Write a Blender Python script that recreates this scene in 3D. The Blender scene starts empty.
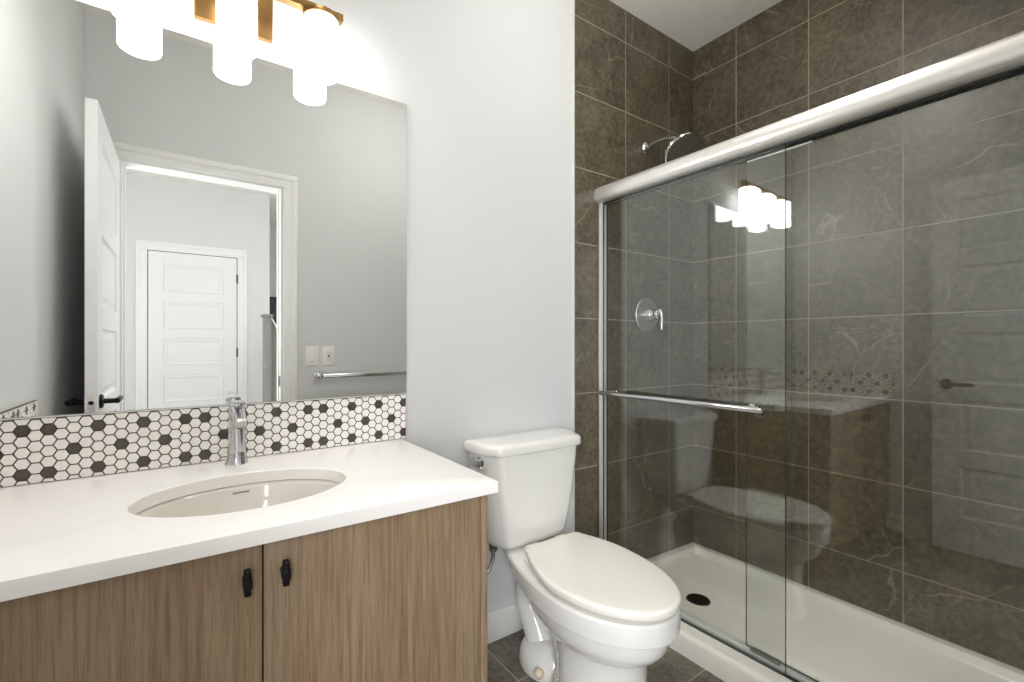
import bpy, bmesh, math
from mathutils import Vector, Matrix
PI = math.pi
S = bpy.context.scene
COL = S.collection
H = 1.13                      # eye height; plan origin lies under the camera's x, back wall is y = 0
CEIL = 2.72

# ------------------------------------------------------------------ camera
F_PX, YAW = 463.704, 0.614439
cd = bpy.data.cameras.new('camera')
cd.sensor_width = 36.0
cd.lens = F_PX / 1024 * 36.0
cd.shift_y = 3.42 / 1024
cd.clip_start = 0.02
cam = bpy.data.objects.new('camera', cd)
COL.objects.link(cam)
cam.location = (0, -1.4913, H)
cam.rotation_euler = (PI / 2, 0, -YAW)
S.camera = cam

# ------------------------------------------------------------------ world, exposure
w = bpy.data.worlds.new('world')
S.world = w
w.use_nodes = True
w.node_tree.nodes['Background'].inputs[0].default_value = (0.9, 0.95, 1, 1)
w.node_tree.nodes['Background'].inputs[1].default_value = 0.3
S.view_settings.view_transform = 'Standard'
S.view_settings.look = 'None'
S.view_settings.exposure = 0.13
S.view_settings.gamma = 1.0
S.view_settings.use_curve_mapping = False
S.cycles.max_bounces = 14
S.cycles.diffuse_bounces = 7
S.cycles.glossy_bounces = 8
S.cycles.transmission_bounces = 8
S.cycles.transparent_max_bounces = 24
S.cycles.sample_clamp_indirect = 6.0
S.cycles.caustics_reflective = True
S.cycles.blur_glossy = 0.5

def area_light(name, loc, target, sx, sy, power, col, spread=180):
    l = bpy.data.lights.new(name, 'AREA')
    l.shape = 'RECTANGLE'
    l.size, l.size_y, l.energy, l.color = sx, sy, power, col
    o = bpy.data.objects.new(name, l)
    COL.objects.link(o)
    o.location = loc
    o.rotation_euler = (Vector(target) - Vector(loc)).to_track_quat('-Z', 'Y').to_euler()
    l.spread = math.radians(spread)
    return o
HALL_W, FILL_W, CEIL_FILL_W, SHADE_L = 6.3, 64.0, 9.5, 12.5
area_light('hall_daylight_fill', (1.9, -2.9, 1.6), (-0.6, -3.0, 1.2), 1.8, 1.6, HALL_W, (0.93, 0.965, 1.0))  # unseen lamp added to brighten the hall; no window is modelled
area_light('hall_left_fill', (-0.85, -2.65, 1.45), (0.9, -0.6, 0.75), 0.8, 1.7, FILL_W, (0.95, 0.975, 1.0))  # added fill through the doorway onto toilet and cabinet, not a real window
area_light('hall_right_fill', (1.35, -2.7, 1.45), (0.1, -0.9, 0.7), 0.8, 1.7, FILL_W * 0.3, (0.95, 0.975, 1.0))  # weaker added fill from the other side of the hall, no window there
def point_light(name, loc, r, power, col):
    l = bpy.data.lights.new(name, 'POINT')
    l.energy, l.color, l.shadow_soft_size = power, col, r
    o = bpy.data.objects.new(name, l)
    COL.objects.link(o)
    o.location = loc
point_light('bathroom_ceiling_fill', (1.15, -0.76, 2.44), 0.13, CEIL_FILL_W, (1.0, 0.985, 0.96))  # added point light lifting the whole room, no ceiling fitting is known
area_light('shower_fill', (1.84, -0.85, 2.715), (1.84, -0.85, 0), 0.22, 0.22, 1.6, (1.0, 0.97, 0.92), 48)  # added narrow beam to brighten the shower pan, no fixture here
area_light('vanity_fill', (0.16, -0.50, 2.715), (0.16, -0.45, 0), 0.22, 0.22, 1.9, (1.0, 0.98, 0.95), 95)  # added lamp to brighten the countertop, no ceiling fixture here

# ------------------------------------------------------------------ materials
def lin(r, g, b):
    f = lambda c: (c / 255 / 12.92) if c / 255 <= 0.04045 else ((c / 255 + 0.055) / 1.055) ** 2.4
    return (f(r), f(g), f(b), 1)

class NT:
    def __init__(self, name):
        self.m = bpy.data.materials.new(name)
        self.m.use_nodes = True
        self.t = self.m.node_tree
        self.b = self.t.nodes['Principled BSDF']
        self.out = self.t.nodes['Material Output']
    def n(self, kind, **kw):
        nd = self.t.nodes.new(kind)
        for k, v in kw.items(): setattr(nd, k, v)
        return nd
    def l(self, a, b): self.t.links.new(a, b)
    def val(self, sock, v):
        if isinstance(v, bpy.types.NodeSocket): self.l(v, sock)
        else: sock.default_value = v
    def math(self, op, a, b=None, c=None, clamp=False):
        nd = self.n('ShaderNodeMath', operation=op)
        nd.use_clamp = clamp
        for i, v in enumerate((a, b, c)):
            if v is not None: self.val(nd.inputs[i], v)
        return nd.outputs[0]
    def mix(self, f, a, b, blend='MIX'):
        nd = self.n('ShaderNodeMix', data_type='RGBA', blend_type=blend)
        self.val(nd.inputs[0], f); self.val(nd.inputs[6], a); self.val(nd.inputs[7], b)
        return nd.outputs[2]
    def ramp(self, v, lo, hi, to0=0.0, to1=1.0):
        nd = self.n('ShaderNodeMapRange')
        self.val(nd.inputs[0], v)
        for i, x in enumerate((lo, hi, to0, to1)): nd.inputs[i + 1].default_value = x
        return nd.outputs[0]
    def noise(self, vec, scale, detail=4, rough=0.55, dist=0.0):
        nd = self.n('ShaderNodeTexNoise')
        if vec is not None: self.l(vec, nd.inputs['Vector'])
        nd.inputs['Scale'].default_value = scale; nd.inputs['Detail'].default_value = detail
        nd.inputs['Roughness'].default_value = rough; nd.inputs['Distortion'].default_value = dist
        return nd.outputs[0]
    def coord(self): return self.n('ShaderNodeTexCoord').outputs['Object']
    def bump(self, h, strength, dist):
        nd = self.n('ShaderNodeBump')
        nd.inputs['Strength'].default_value = strength; nd.inputs['Distance'].default_value = dist
        self.l(h, nd.inputs['Height']); self.l(nd.outputs[0], self.b.inputs['Normal'])

def plain(name, col, rough=0.5, metal=0.0, spec=0.5, coat=0.0, var=0.03, vscale=6.0, bump=0.0, bscale=200.0):
    """one procedural paint/metal/china: a base colour with a faint noise mottling"""
    k = NT(name)
    co = k.coord()
    nz = k.noise(co, vscale, 3)
    f = k.ramp(nz, 0.3, 0.7, 1 - var, 1 + var)
    mul = k.n('ShaderNodeVectorMath', operation='SCALE')
    mul.inputs[0].default_value = col[:3]; k.l(f, mul.inputs['Scale'])
    k.l(mul.outputs[0], k.b.inputs['Base Color'])
    k.b.inputs['Roughness'].default_value = rough
    k.b.inputs['Metallic'].default_value = metal
    k.b.inputs['Specular IOR Level'].default_value = spec
    k.b.inputs['Coat Weight'].default_value = coat
    k.b.inputs['Coat Roughness'].default_value = 0.05
    if bump: k.bump(k.noise(co, bscale, 3), bump, 0.002)
    return k.m

def tile_mat(name, ua, va, u0, v0, P, dark, mid, light, grout, gw=0.0021, rough=0.32):
    k = NT(name)
    co = k.coord()
    sep = k.n('ShaderNodeSeparateXYZ'); k.l(co, sep.inputs[0])
    def axis(a, o):
        t = k.math('DIVIDE', k.math('SUBTRACT', sep.outputs[a], o), P)
        fl = k.math('FLOOR', t); fr = k.math('SUBTRACT', t, fl)
        d = k.math('MULTIPLY', k.math('MINIMUM', fr, k.math('SUBTRACT', 1.0, fr)), P)
        return fl, d
    fu, du = axis(ua, u0); fv, dv = axis(va, v0)
    d = k.math('MINIMUM', du, dv)
    g = k.ramp(d, gw * 0.75, gw * 1.15, 1, 0)
    cmb = k.n('ShaderNodeCombineXYZ'); k.l(fu, cmb.inputs[0]); k.l(fv, cmb.inputs[1])
    wn = k.n('ShaderNodeTexWhiteNoise', noise_dimensions='3D'); k.l(cmb.outputs[0], wn.inputs[0])
    off = k.n('ShaderNodeVectorMath', operation='SCALE'); k.l(wn.outputs['Color'], off.inputs[0]); off.inputs['Scale'].default_value = 17.0
    add = k.n('ShaderNodeVectorMath', operation='ADD'); k.l(co, add.inputs[0]); k.l(off.outputs[0], add.inputs[1])
    v = add.outputs[0]
    big = k.noise(v, 5.2, 8, 0.62, 0.8)
    fine = k.noise(v, 46.0, 9, 0.72)
    c = k.mix(k.ramp(big, 0.34, 0.66), dark, mid)
    c = k.mix(k.math('MULTIPLY', k.ramp(fine, 0.44, 0.74), 0.42), c, light)
    c = k.mix(k.math('MULTIPLY', k.ramp(fine, 0.49, 0.26), 0.5), c, lin(50, 46, 38))
    def vein(scale, wd, amt, gate, dist):
        a = k.noise(v, scale, 6, 0.55, dist)
        r = k.ramp(k.math('ABSOLUTE', k.math('SUBTRACT', a, 0.5)), 0.0, wd, 1, 0)
        m = k.ramp(k.noise(v, 2.6 + scale * 0.4, 3, 0.55), gate, gate + 0.10)
        return k.math('MULTIPLY', k.math('MULTIPLY', k.math('POWER', r, 1.5), m), amt)
    wob = k.n('ShaderNodeTexNoise'); k.l(v, wob.inputs['Vector']); wob.inputs['Scale'].default_value = 7.0; wob.inputs['Detail'].default_value = 5
    ws = k.n('ShaderNodeVectorMath', operation='SCALE'); k.l(wob.outputs['Color'], ws.inputs[0]); ws.inputs['Scale'].default_value = 0.11
    wa = k.n('ShaderNodeVectorMath', operation='ADD'); k.l(v, wa.inputs[0]); k.l(ws.outputs[0], wa.inputs[1])
    def crack(scale, wd, amt, gate, gs):
        vo = k.n('ShaderNodeTexVoronoi', feature='DISTANCE_TO_EDGE'); k.l(wa.outputs[0], vo.inputs['Vector']); vo.inputs['Scale'].default_value = scale
        r = k.ramp(vo.outputs['Distance'], 0.0, wd, 1, 0)
        m = k.ramp(k.noise(v, gs, 3, 0.55), gate, gate + 0.12)
        return k.math('MULTIPLY', k.math('MULTIPLY', r, m), amt)
    c = k.mix(crack(2.7, 0.011, 0.8, 0.50, 4.2), c, light)
    c = k.mix(crack(6.1, 0.017, 0.5, 0.54, 5.5), c, light)
    c = k.mix(crack(4.6, 0.045, 0.40, 0.53, 3.6), c, lin(56, 51, 41))
    c = k.mix(vein(3.6, 0.010, 0.30, 0.55, 0.7), c, light)
    tone = k.ramp(wn.outputs['Value'], 0, 1, 0.88, 1.12)
    sc = k.n('ShaderNodeVectorMath', operation='SCALE'); k.l(c, sc.inputs[0]); k.l(tone, sc.inputs['Scale'])
    c = k.mix(g, sc.outputs[0], grout)
    k.l(c, k.b.inputs['Base Color'])
    k.l(k.math('ADD', k.ramp(fine, 0.3, 0.7, rough - 0.05, rough + 0.10), k.math('MULTIPLY', g, 0.35)), k.b.inputs['Roughness'])
    k.b.inputs['Specular IOR Level'].default_value = 0.45
    h = k.math('SUBTRACT', k.math('MULTIPLY', fine, 0.12), g)
    k.bump(h, 0.35, 0.0012)
    return k.m

TD, TM, TL, TG = lin(72, 65, 51), lin(100, 91, 72), lin(150, 142, 122), lin(160, 151, 131)
P = 0.3302
ROW0 = H + 1.43555
M_tile_back = tile_mat('stone_tile_back', 0, 2, 1.71438, ROW0, P, TD, TM, TL, TG)
M_tile_right = tile_mat('stone_tile_right', 1, 2, -0.2406, ROW0, P, TD, TM, TL, TG)
M_tile_floor = tile_mat('stone_tile_floor', 0, 1, 0.9150, -0.5620, P, lin(90, 84, 74), lin(122, 114, 101), lin(165, 157, 142), lin(165, 157, 142), rough=0.42)

def wall_paint(name, col):
    return plain(name, col, rough=0.62, spec=0.3, var=0.012, vscale=2.0, bump=0.10, bscale=340)
M_wall = wall_paint('wall_paint_pale_grey', lin(217, 218, 218))
M_hallwall = wall_paint('hall_paint_pale_grey', lin(222, 222, 222))
M_ceil = plain('ceiling_textured_white', lin(250, 247, 240), rough=0.8, spec=0.2, var=0.03, vscale=30, bump=0.5, bscale=90)
M_trim = plain('trim_gloss_white', lin(238, 238, 236), rough=0.3, var=0.01)
M_door = plain('door_satin_white', lin(236, 236, 236), rough=0.35, var=0.01)
M_hallfloor = plain('hall_carpet_grey', lin(150, 145, 138), rough=0.9, var=0.15, vscale=150)
M_china = plain('white_china', lin(238, 237, 233), rough=0.12, coat=0.6, var=0.006)
M_lid = plain('toilet_lid_plastic', lin(240, 237, 228), rough=0.22, coat=0.25, var=0.006)
M_bolt = plain('bolt_cap_cream', lin(226, 206, 184), rough=0.4)
M_basin = plain('basin_china', lin(229, 224, 216), rough=0.10, coat=0.6, var=0.006)
M_pan = plain('acrylic_shower_pan', lin(242, 239, 228), rough=0.24, coat=0.2, var=0.012)
M_chrome = plain('chrome', lin(222, 222, 224), rough=0.09, metal=1.0, var=0.01)
M_steel = plain('satin_aluminium', lin(236, 234, 230), rough=0.36, metal=0.75, var=0.02, vscale=40)
M_satin = plain('satin_chrome', lin(205, 205, 205), rough=0.34, metal=0.85)
M_alu = plain('bright_aluminium', lin(224, 223, 220), rough=0.4, metal=0.25)
M_dull = plain('dull_nickel', lin(150, 147, 140), rough=0.3, metal=1.0)
M_brass = plain('brushed_brass', lin(142, 110, 68), rough=0.38, metal=1.0, var=0.05, vscale=60)
M_black = plain('matt_black_metal', lin(12, 11, 11), rough=0.45, spec=0.25, var=0.05)
M_rubber = plain('dark_rubber_seal', lin(34, 33, 29), rough=0.55)
M_drain = plain('dark_bronze_drain', lin(40, 34, 28), rough=0.35, metal=0.8)
M_switch = plain('switch_plastic', lin(240, 239, 234), rough=0.35, var=0.005)
M_grout = plain('hex_grout', lin(80, 73, 65), rough=0.8, var=0.05, vscale=80)
M_hexw = plain('hex_tile_white', lin(250, 246, 242), rough=0.25, var=0.03, vscale=90)
M_hexd = plain('hex_tile_dark', lin(80, 73, 66), rough=0.3, var=0.06, vscale=90)
M_greypanel = plain('grey_painted_panel', lin(124, 120, 114), rough=0.6)
M_dark = plain('dark_picture', lin(66, 66, 66), rough=0.4, var=0.4, vscale=25)

def quartz():
    k = NT('white_quartz')
    co = k.coord()
    f1 = k.noise(co, 260, 3, 0.6); f2 = k.noise(co, 520, 2, 0.6)
    c = k.mix(k.ramp(f1, 0.62, 0.72), lin(251, 248, 245), lin(228, 223, 217))
    c = k.mix(k.ramp(f2, 0.66, 0.74), c, lin(250, 250, 250))
    k.l(c, k.b.inputs['Base Color'])
    k.b.inputs['Roughness'].default_value = 0.25
    return k.m
M_quartz = quartz()

def wood():
    k = NT('wood_grain_laminate')
    co = k.coord()
    mp = k.n('ShaderNodeMapping'); k.l(co, mp.inputs[0]); mp.inputs['Scale'].default_value = (1, 1, 0.035)
    v = mp.outputs[0]
    a = k.noise(v, 13, 4, 0.6); b = k.noise(v, 130, 5, 0.65); d = k.noise(v, 330, 3, 0.6)
    mp2 = k.n('ShaderNodeMapping'); k.l(co, mp2.inputs[0]); mp2.inputs['Scale'].default_value = (1, 1, 0.10)
    e = k.noise(mp2.outputs[0], 330, 3, 0.7)
    c = k.mix(k.ramp(a, 0.3, 0.7), lin(141, 114, 88), lin(150, 131, 105))
    c = k.mix(k.math('MULTIPLY', k.ramp(b, 0.45, 0.72), 0.75), c, lin(166, 144, 118))
    c = k.mix(k.math('MULTIPLY', k.ramp(b, 0.50, 0.28), 0.65), c, lin(113, 91, 70))
    c = k.mix(k.math('MULTIPLY', k.ramp(d, 0.50, 0.30), 0.5), c, lin(108, 87, 67))
    c = k.mix(k.math('MULTIPLY', k.ramp(e, 0.60, 0.75), 0.45), c, lin(172, 152, 127))
    k.l(c, k.b.inputs['Base Color'])
    k.b.inputs['Roughness'].default_value = 0.5
    k.b.inputs['Specular IOR Level'].default_value = 0.3
    k.bump(b, 0.15, 0.0006)
    return k.m
M_wood = wood()

def mirror_mat():
    k = NT('silvered_mirror')
    nz = k.noise(k.coord(), 2, 1)
    k.l(k.mix(nz, (0.90, 0.91, 0.90, 1), (0.91, 0.92, 0.91, 1)), k.b.inputs['Base Color'])
    k.b.inputs['Metallic'].default_value = 1.0
    k.b.inputs['Roughness'].default_value = 0.0
    return k.m
M_mirror = mirror_mat()
M_mirroredge = plain('mirror_edge', lin(135, 140, 136), rough=0.5)

def glass_mat():
    """clear sheet glass: each face transmits or mirrors by Schlick's law"""
    k = NT('clear_shower_glass')
    geo = k.n('ShaderNodeNewGeometry')
    dot = k.n('ShaderNodeVectorMath', operation='DOT_PRODUCT')
    k.l(geo.outputs['Normal'], dot.inputs[0]); k.l(geo.outputs['Incoming'], dot.inputs[1])
    c1 = k.math('SUBTRACT', 1.0, k.math('ABSOLUTE', dot.outputs['Value']), clamp=True)
    fr = k.math('ADD', k.math('MULTIPLY', k.math('POWER', c1, 5.0), 0.92), 0.08)
    tr = k.n('ShaderNodeBsdfTransparent'); tr.inputs[0].default_value = (0.980, 0.990, 0.982, 1)
    gl = k.n('ShaderNodeBsdfGlossy'); gl.inputs['Roughness'].default_value = 0.0
    gl.inputs[0].default_value = (0.97, 1.0, 0.99, 1)
    mx = k.n('ShaderNodeMixShader')
    k.l(fr, mx.inputs[0]); k.l(tr.outputs[0], mx.inputs[1]); k.l(gl.outputs[0], mx.inputs[2])
    k.l(mx.outputs[0], k.out.inputs['Surface'])
    return k.m
M_glass = glass_mat()
M_glassedge = plain('green_glass_edge', lin(52, 70, 60), rough=0.15, coat=0.3)

def shade_mat():
    k = NT('glowing_opal_glass')
    nz = k.noise(k.coord(), 3, 1)
    k.l(k.mix(nz, (1.0, 0.975, 0.94, 1), (1.0, 0.98, 0.95, 1)), k.b.inputs['Emission Color'])
    k.b.inputs['Emission Strength'].default_value = SHADE_L
    k.b.inputs['Base Color'].default_value = (0.8, 0.8, 0.8, 1)
    k.b.inputs['Roughness'].default_value = 0.2
    return k.m
M_shade = shade_mat()

def braid():
    k = NT('braided_steel_hose')
    wv = k.n('ShaderNodeTexWave'); wv.inputs['Scale'].default_value = 160; k.l(k.coord(), wv.inputs[0])
    wv.bands_direction = 'DIAGONAL'
    k.l(k.mix(wv.outputs[1], lin(120, 120, 120), lin(205, 205, 205)), k.b.inputs['Base Color'])
    k.b.inputs['Metallic'].default_value = 0.9; k.b.inputs['Roughness'].default_value = 0.35
    return k.m
M_braid = braid()

# ------------------------------------------------------------------ mesh helpers
def BM(): return bmesh.new()

def box(bm, x0, x1, y0, y1, z0, z1, bev=0.0, mi=0, seg=2):
    t = bmesh.new()
    bmesh.ops.create_cube(t, size=1.0)
    for v in t.verts:
        v.co = Vector((x0 + (v.co.x + .5) * (x1 - x0), y0 + (v.co.y + .5) * (y1 - y0), z0 + (v.co.z + .5) * (z1 - z0)))
    if bev > 0:
        bmesh.ops.bevel(t, geom=list(t.edges), offset=bev, segments=seg, affect='EDGES', profile=0.5)
    return join(bm, t, mi)

def join(bm, t, mi=0, mat=None):
    mp = {}
    for v in t.verts:
        mp[v] = bm.verts.new(mat @ v.co if mat else v.co)
    for f in t.faces:
        try:
            nf = bm.faces.new([mp[v] for v in f.verts]); nf.material_index = mi
        except ValueError: pass
    t.free()
    return list(mp.values())

def loft(bm, rings, cap0=True, cap1=True, mi=0):
    R = [[bm.verts.new(p) for p in r] for r in rings]
    n = len(R[0])
    for a, b in zip(R, R[1:]):
        for i in range(n):
            j = (i + 1) % n
            try: bm.faces.new((a[i], a[j], b[j], b[i])).material_index = mi
            except ValueError: pass
    if cap0: bm.faces.new(list(reversed(R[0]))).material_index = mi
    if cap1: bm.faces.new(R[-1]).material_index = mi

def lathe(bm, prof, origin, axis=(0, 0, 1), seg=40, mi=0, cap0=True, cap1=True):
    ax = Vector(axis).normalized()
    q = ax.to_track_quat('Z', 'Y').to_matrix()
    o = Vector(origin)
    rings = [[o + q @ Vector((r * math.cos(2 * PI * i / seg), r * math.sin(2 * PI * i / seg), h)) for i in range(seg)] for r, h in prof]
    loft(bm, rings, cap0, cap1, mi)

def smooth_path(pts, n=10):
    P_ = [Vector(p) for p in pts]
    P_ = [P_[0] * 2 - P_[1]] + P_ + [P_[-1] * 2 - P_[-2]]
    out = []
    for i in range(1, len(P_) - 2):
        a, b, c, d = P_[i - 1:i + 3]
        for k in range(n):
            t = k / n
            out.append(0.5 * ((2 * b) + (c - a) * t + (2 * a - 5 * b + 4 * c - d) * t * t + (3 * b - a - 3 * c + d) * t ** 3))
    out.append(P_[-2])
    return out

def tube(bm, pts, rad, seg=16, mi=0, sx=1.0):
    pts = [Vector(p) for p in pts]
    n = len(pts)
    rr = rad if isinstance(rad, (list, tuple)) else [rad] * n
    if len(rr) != n:
        m = len(rr) - 1
        rr = [rr[min(m - 1, int(i / (n - 1) * m))] * (1 - (i / (n - 1) * m - min(m - 1, int(i / (n - 1) * m)))) + rr[min(m - 1, int(i / (n - 1) * m)) + 1] * (i / (n - 1) * m - min(m - 1, int(i / (n - 1) * m))) for i in range(n)]
    up = None
    rings = []
    for i, p in enumerate(pts):
        t = (pts[min(i + 1, n - 1)] - pts[max(i - 1, 0)]).normalized()
        if up is None:
            up = Vector((1, 0, 0)) if abs(t.x) < 0.9 else Vector((0, 0, 1))
        up = (up - t * up.dot(t)).normalized()
        sd = t.cross(up)
        rings.append([p + (up * math.cos(2 * PI * k / seg) * sx + sd * math.sin(2 * PI * k / seg)) * rr[i] for k in range(seg)])
    loft(bm, rings, True, True, mi)

def rrect(x0, x1, y0, y1, r, n=6):
    out = []
    for cx, cy, a0 in ((x1 - r, y1 - r, 0), (x0 + r, y1 - r, PI / 2), (x0 + r, y0 + r, PI), (x1 - r, y0 + r, 1.5 * PI)):
        for k in range(n + 1):
            a = a0 + PI / 2 * k / n
            out.append((cx + r * math.cos(a), cy + r * math.sin(a)))
    return out

def wloc(o):
    v = Vector((0, 0, 0))
    while o is not None:
        v += o.location; o = o.parent
    return v

def obj(name, bm, mats, parent=None, smooth=35, label=None):
    bmesh.ops.recalc_face_normals(bm, faces=bm.faces)
    off = wloc(parent) if parent else Vector((0, 0, 0))
    if parent:
        for v in bm.verts: v.co -= off
    me = bpy.data.meshes.new(name)
    bm.to_mesh(me); bm.free()
    for m in (mats if isinstance(mats, (list, tuple)) else [mats]): me.materials.append(m)
    if smooth:
        for p in me.polygons: p.use_smooth = True
        me.set_sharp_from_angle(angle=math.radians(smooth))
    o = bpy.data.objects.new(name, me)
    COL.objects.link(o)
    if parent: o.parent = parent
    if label: o['label'] = label
    return o

def tag(o, label, cat, group=None):
    o['label'] = label; o['category'] = cat
    if group: o['group'] = group
    return o

def thing(name, loc, label, cat, group=None):
    o = bpy.data.objects.new(name, None)
    o.empty_display_size = 0.05
    COL.objects.link(o)
    o.location = loc
    return tag(o, label, cat, group)

def struct(name, bm, mats, parent=None, smooth=0):
    o = obj(name, bm, mats, parent, smooth)
    if parent is None: o['kind'] = 'structure'
    return o

# ------------------------------------------------------------------ room shell
XL, XR, XT, YF = -0.390, 2.256, 1.379, -1.500      # left wall, shower wall, tile edge, doorway wall
b = BM(); box(b, XL - 0.1, XT, 0, 0.1, 0, CEIL); struct('wall_back', b, M_wall)
b = BM(); box(b, XT, XR + 0.1, 0, 0.1, 0, CEIL); struct('wall_shower', b, M_tile_back)
b = BM(); box(b, XR, XR + 0.1, -1.66, 0, 0, CEIL); struct('wall_right', b, M_tile_right)
b = BM(); box(b, XL - 0.1, XL, YF - 0.11, 0, 0, CEIL); struct('wall_left', b, M_wall)
DX0, DX1, DTOP = -0.262, 0.464, 2.045               # doorway
b = BM()
box(b, XL - 0.1, DX0, YF - 0.11, YF, 0, CEIL)
box(b, DX1, XR + 0.1, YF - 0.11, YF, 0, CEIL)
box(b, DX0, DX1, YF - 0.11, YF, DTOP, CEIL)
struct('wall_front', b, M_wall)
b = BM(); box(b, 1.50, XR, YF, YF + 0.012, 0.03, CEIL); struct('wall_shower_end', b, tile_mat('stone_tile_end', 0, 2, 1.71438, ROW0, P, TD, TM, TL, TG))
b = BM(); box(b, XL - 0.1, XR + 0.1, YF - 0.055, 0.1, -0.1, 0); struct('floor', b, M_tile_floor)
b = BM(); box(b, XL - 0.1, XR + 0.1, YF - 0.11, 0.1, CEIL, CEIL + 0.1); struct('ceiling', b, M_ceil)

def baseboard(name, x0, x1, y0, y1):
    b = BM()
    box(b, x0, x1, y0, y1, 0, 0.112, 0.004)
    return struct(name, b, M_trim, smooth=30)
baseboard('baseboard_back', 0.585, XT - 0.004, -0.014, 0.0)
baseboard('baseboard_front', 0.545, 1.46, YF, YF + 0.014)
baseboard('baseboard_left', XL, XL + 0.014, YF + 0.02, -0.62)
# metal edging where the tile meets the paint
b = BM(); box(b, XT - 0.006, XT + 0.004, -0.004, 0.004, 0.0, CEIL, 0.0012); struct('trim_tile_edge', b, plain('tile_edge_trim', lin(214, 212, 204), rough=0.3, metal=0.0), smooth=30)

def casing(name, x0, x1, top, y, s, wd=0.092):
    """door casing: stepped profile, two legs and a head; s = side it stands out to"""
    b = BM()
    def leg(a, c, z0, z1):
        for (p0, p1, t) in ((a, c, 0.012),):
            box(b, p0, p1, *(sorted((y, y + s * t))), z0, z1, 0.002)
    leg(x0 - wd, x0, 0, top); leg(x1, x1 + wd, 0, top); leg(x0 - wd, x1 + wd, top, top + wd)
    e = 0.018
    ya, yb = sorted((y, y + s * e))
    box(b, x0 - wd - 0.0005, x0 - wd + 0.03, ya, yb, 0, top + wd - 0.03, 0.002)
    box(b, x1 + wd - 0.03, x1 + wd + 0.0005, ya, yb, 0, top + wd - 0.03, 0.002)
    box(b, x0 - wd - 0.001, x1 + wd + 0.001, ya, yb + 0.0005 if s > 0 else yb, top + wd - 0.03, top + wd + 0.001, 0.002)
    return struct(name, b, M_trim, smooth=30)
casing('trim_bathroom_casing', DX0, DX1 + 0.004, DTOP - 0.004, YF, 1, 0.075)
casing('trim_bathroom_casing_hall', DX0, DX1 + 0.004, DTOP - 0.004, YF - 0.11, -1, 0.075)
b = BM()
JT = 0.010
box(b, DX0, DX0 + JT, YF - 0.11, YF, 0, DTOP); box(b, DX1 - JT, DX1, YF - 0.11, YF, 0, DTOP); box(b, DX0 + JT, DX1 - JT, YF - 0.11, YF, DTOP - JT, DTOP)
box(b, DX0 + JT, DX0 + JT + 0.008, YF - 0.075, YF - 0.04, 0, DTOP - JT); box(b, DX1 - JT - 0.008, DX1 - JT, YF - 0.075, YF - 0.04, 0, DTOP - JT)
struct('trim_door_jamb', b, M_trim)

# five-panel door leaves
def door_leaf(name, M, w, h, t):
    """leaf in its own frame: x 0..w, y 0..t, z 0..h, mapped by matrix M"""
    b = BM()
    st, n = 0.115, 5
    rail_top, rail_bot, rail = 0.115, 0.19, 0.088
    ph = (h - rail_top - rail_bot - rail * (n - 1)) / n
    t_ = bmesh.new()
    box(t_, 0, st, 0, t, 0, h, 0.0015, seg=1); box(t_, w - st, w, 0, t, 0, h, 0.0015, seg=1)
    z = 0
    hs = [(0, rail_bot)]
    z = rail_bot
    ps = []
    for i in range(n):
        ps.append((z, z + ph)); z += ph
        hh = rail if i < n - 1 else rail_top
        hs.append((z, z + hh)); z += hh
    for a, c in hs: box(t_, st, w - st, 0, t, a, c)
    for a, c in ps:
        x0, x1 = st, w - st
        for yy, dy in ((0, 1), (t, -1)):
            g = 0.009; m = 0.02
            # recess with sloped moulding then a raised field on each face
            r0 = [(x0, a), (x1, a), (x1, c), (x0, c)]
            def inset(k): return [(x0 + k, a + k), (x1 - k, a + k), (x1 - k, c - k), (x0 + k, c - k)]
            rings = [[(p[0], yy, p[1]) for p in r0], [(p[0], yy + dy * g, p[1]) for p in inset(m * 0.5)],
                     [(p[0], yy + dy * g, p[1]) for p in inset(m * 1.1)], [(p[0], yy + dy * g * 0.35, p[1]) for p in inset(m * 2.0)]]
            loft(t_, rings, False, True)
    join(b, t_, 0, M)
    o = struct(name, b, M_door)
    return o

def lever_handle(parent, base, out, along, label=None):
    """black lever: round rose, neck, lever bar"""
    base, out, along = Vector(base), Vector(out), Vector(along)
    b = BM()
    lathe(b, [(0.0255, 0), (0.0265, 0.002), (0.0265, 0.007), (0.022, 0.010), (0.011, 0.011), (0.0095, 0.014), (0.0095, 0.046)], base, out, 28)
    p = base + out * 0.05
    tube(b, [p - along * 0.012, p - along * 0.008, p, p + along * 0.05, p + along * 0.11, p + along * 0.117], [0.006, 0.0105, 0.0105, 0.010, 0.0095, 0.006], 14)
    obj('door_handle', b, M_black, parent, 40, 'matt black lever handle')

# bathroom door: swung ninety degrees into the room, parallel to the left wall
LW, LH = 0.70, 2.020
Mx = Matrix(((0, 1, 0, -0.298), (1, 0, 0, YF + 0.008), (0, 0, 1, 0.008), (0, 0, 0, 1)))
d1 = door_leaf('door_1', Mx, LW, LH, 0.036)
hy = YF + 0.008 + LW - 0.06
lever_handle(d1, (-0.262, hy, 0.915), (1, 0, 0), (0, -1, 0))
lever_handle(d1, (-0.298, hy, 0.915), (-1, 0, 0), (0, -1, 0))
b = BM(); yE = YF + 0.008 + LW
lathe(b, [(0.011, -0.002), (0.0115, 0.0012), (0.009, 0.0018), (0.008, 0.001)], (-0.280, yE, 0.915), (0, 1, 0), 20)
box(b, -0.2905, -0.2695, yE - 0.001, yE + 0.0010, 0.885, 0.945, 0.0004)
obj('latch', b, M_alu, d1, 40, 'satin metal latch in the door edge')
for hz in (0.25, 1.02, 1.80):
    b = BM(); lathe(b, [(0.006, 0), (0.0065, 0.002), (0.0065, 0.086), (0.006, 0.088)], (-0.3035, YF + 0.010, hz), (0, 0, 1), 12)
    obj('hinge', b, M_black, d1, 40)
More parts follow.
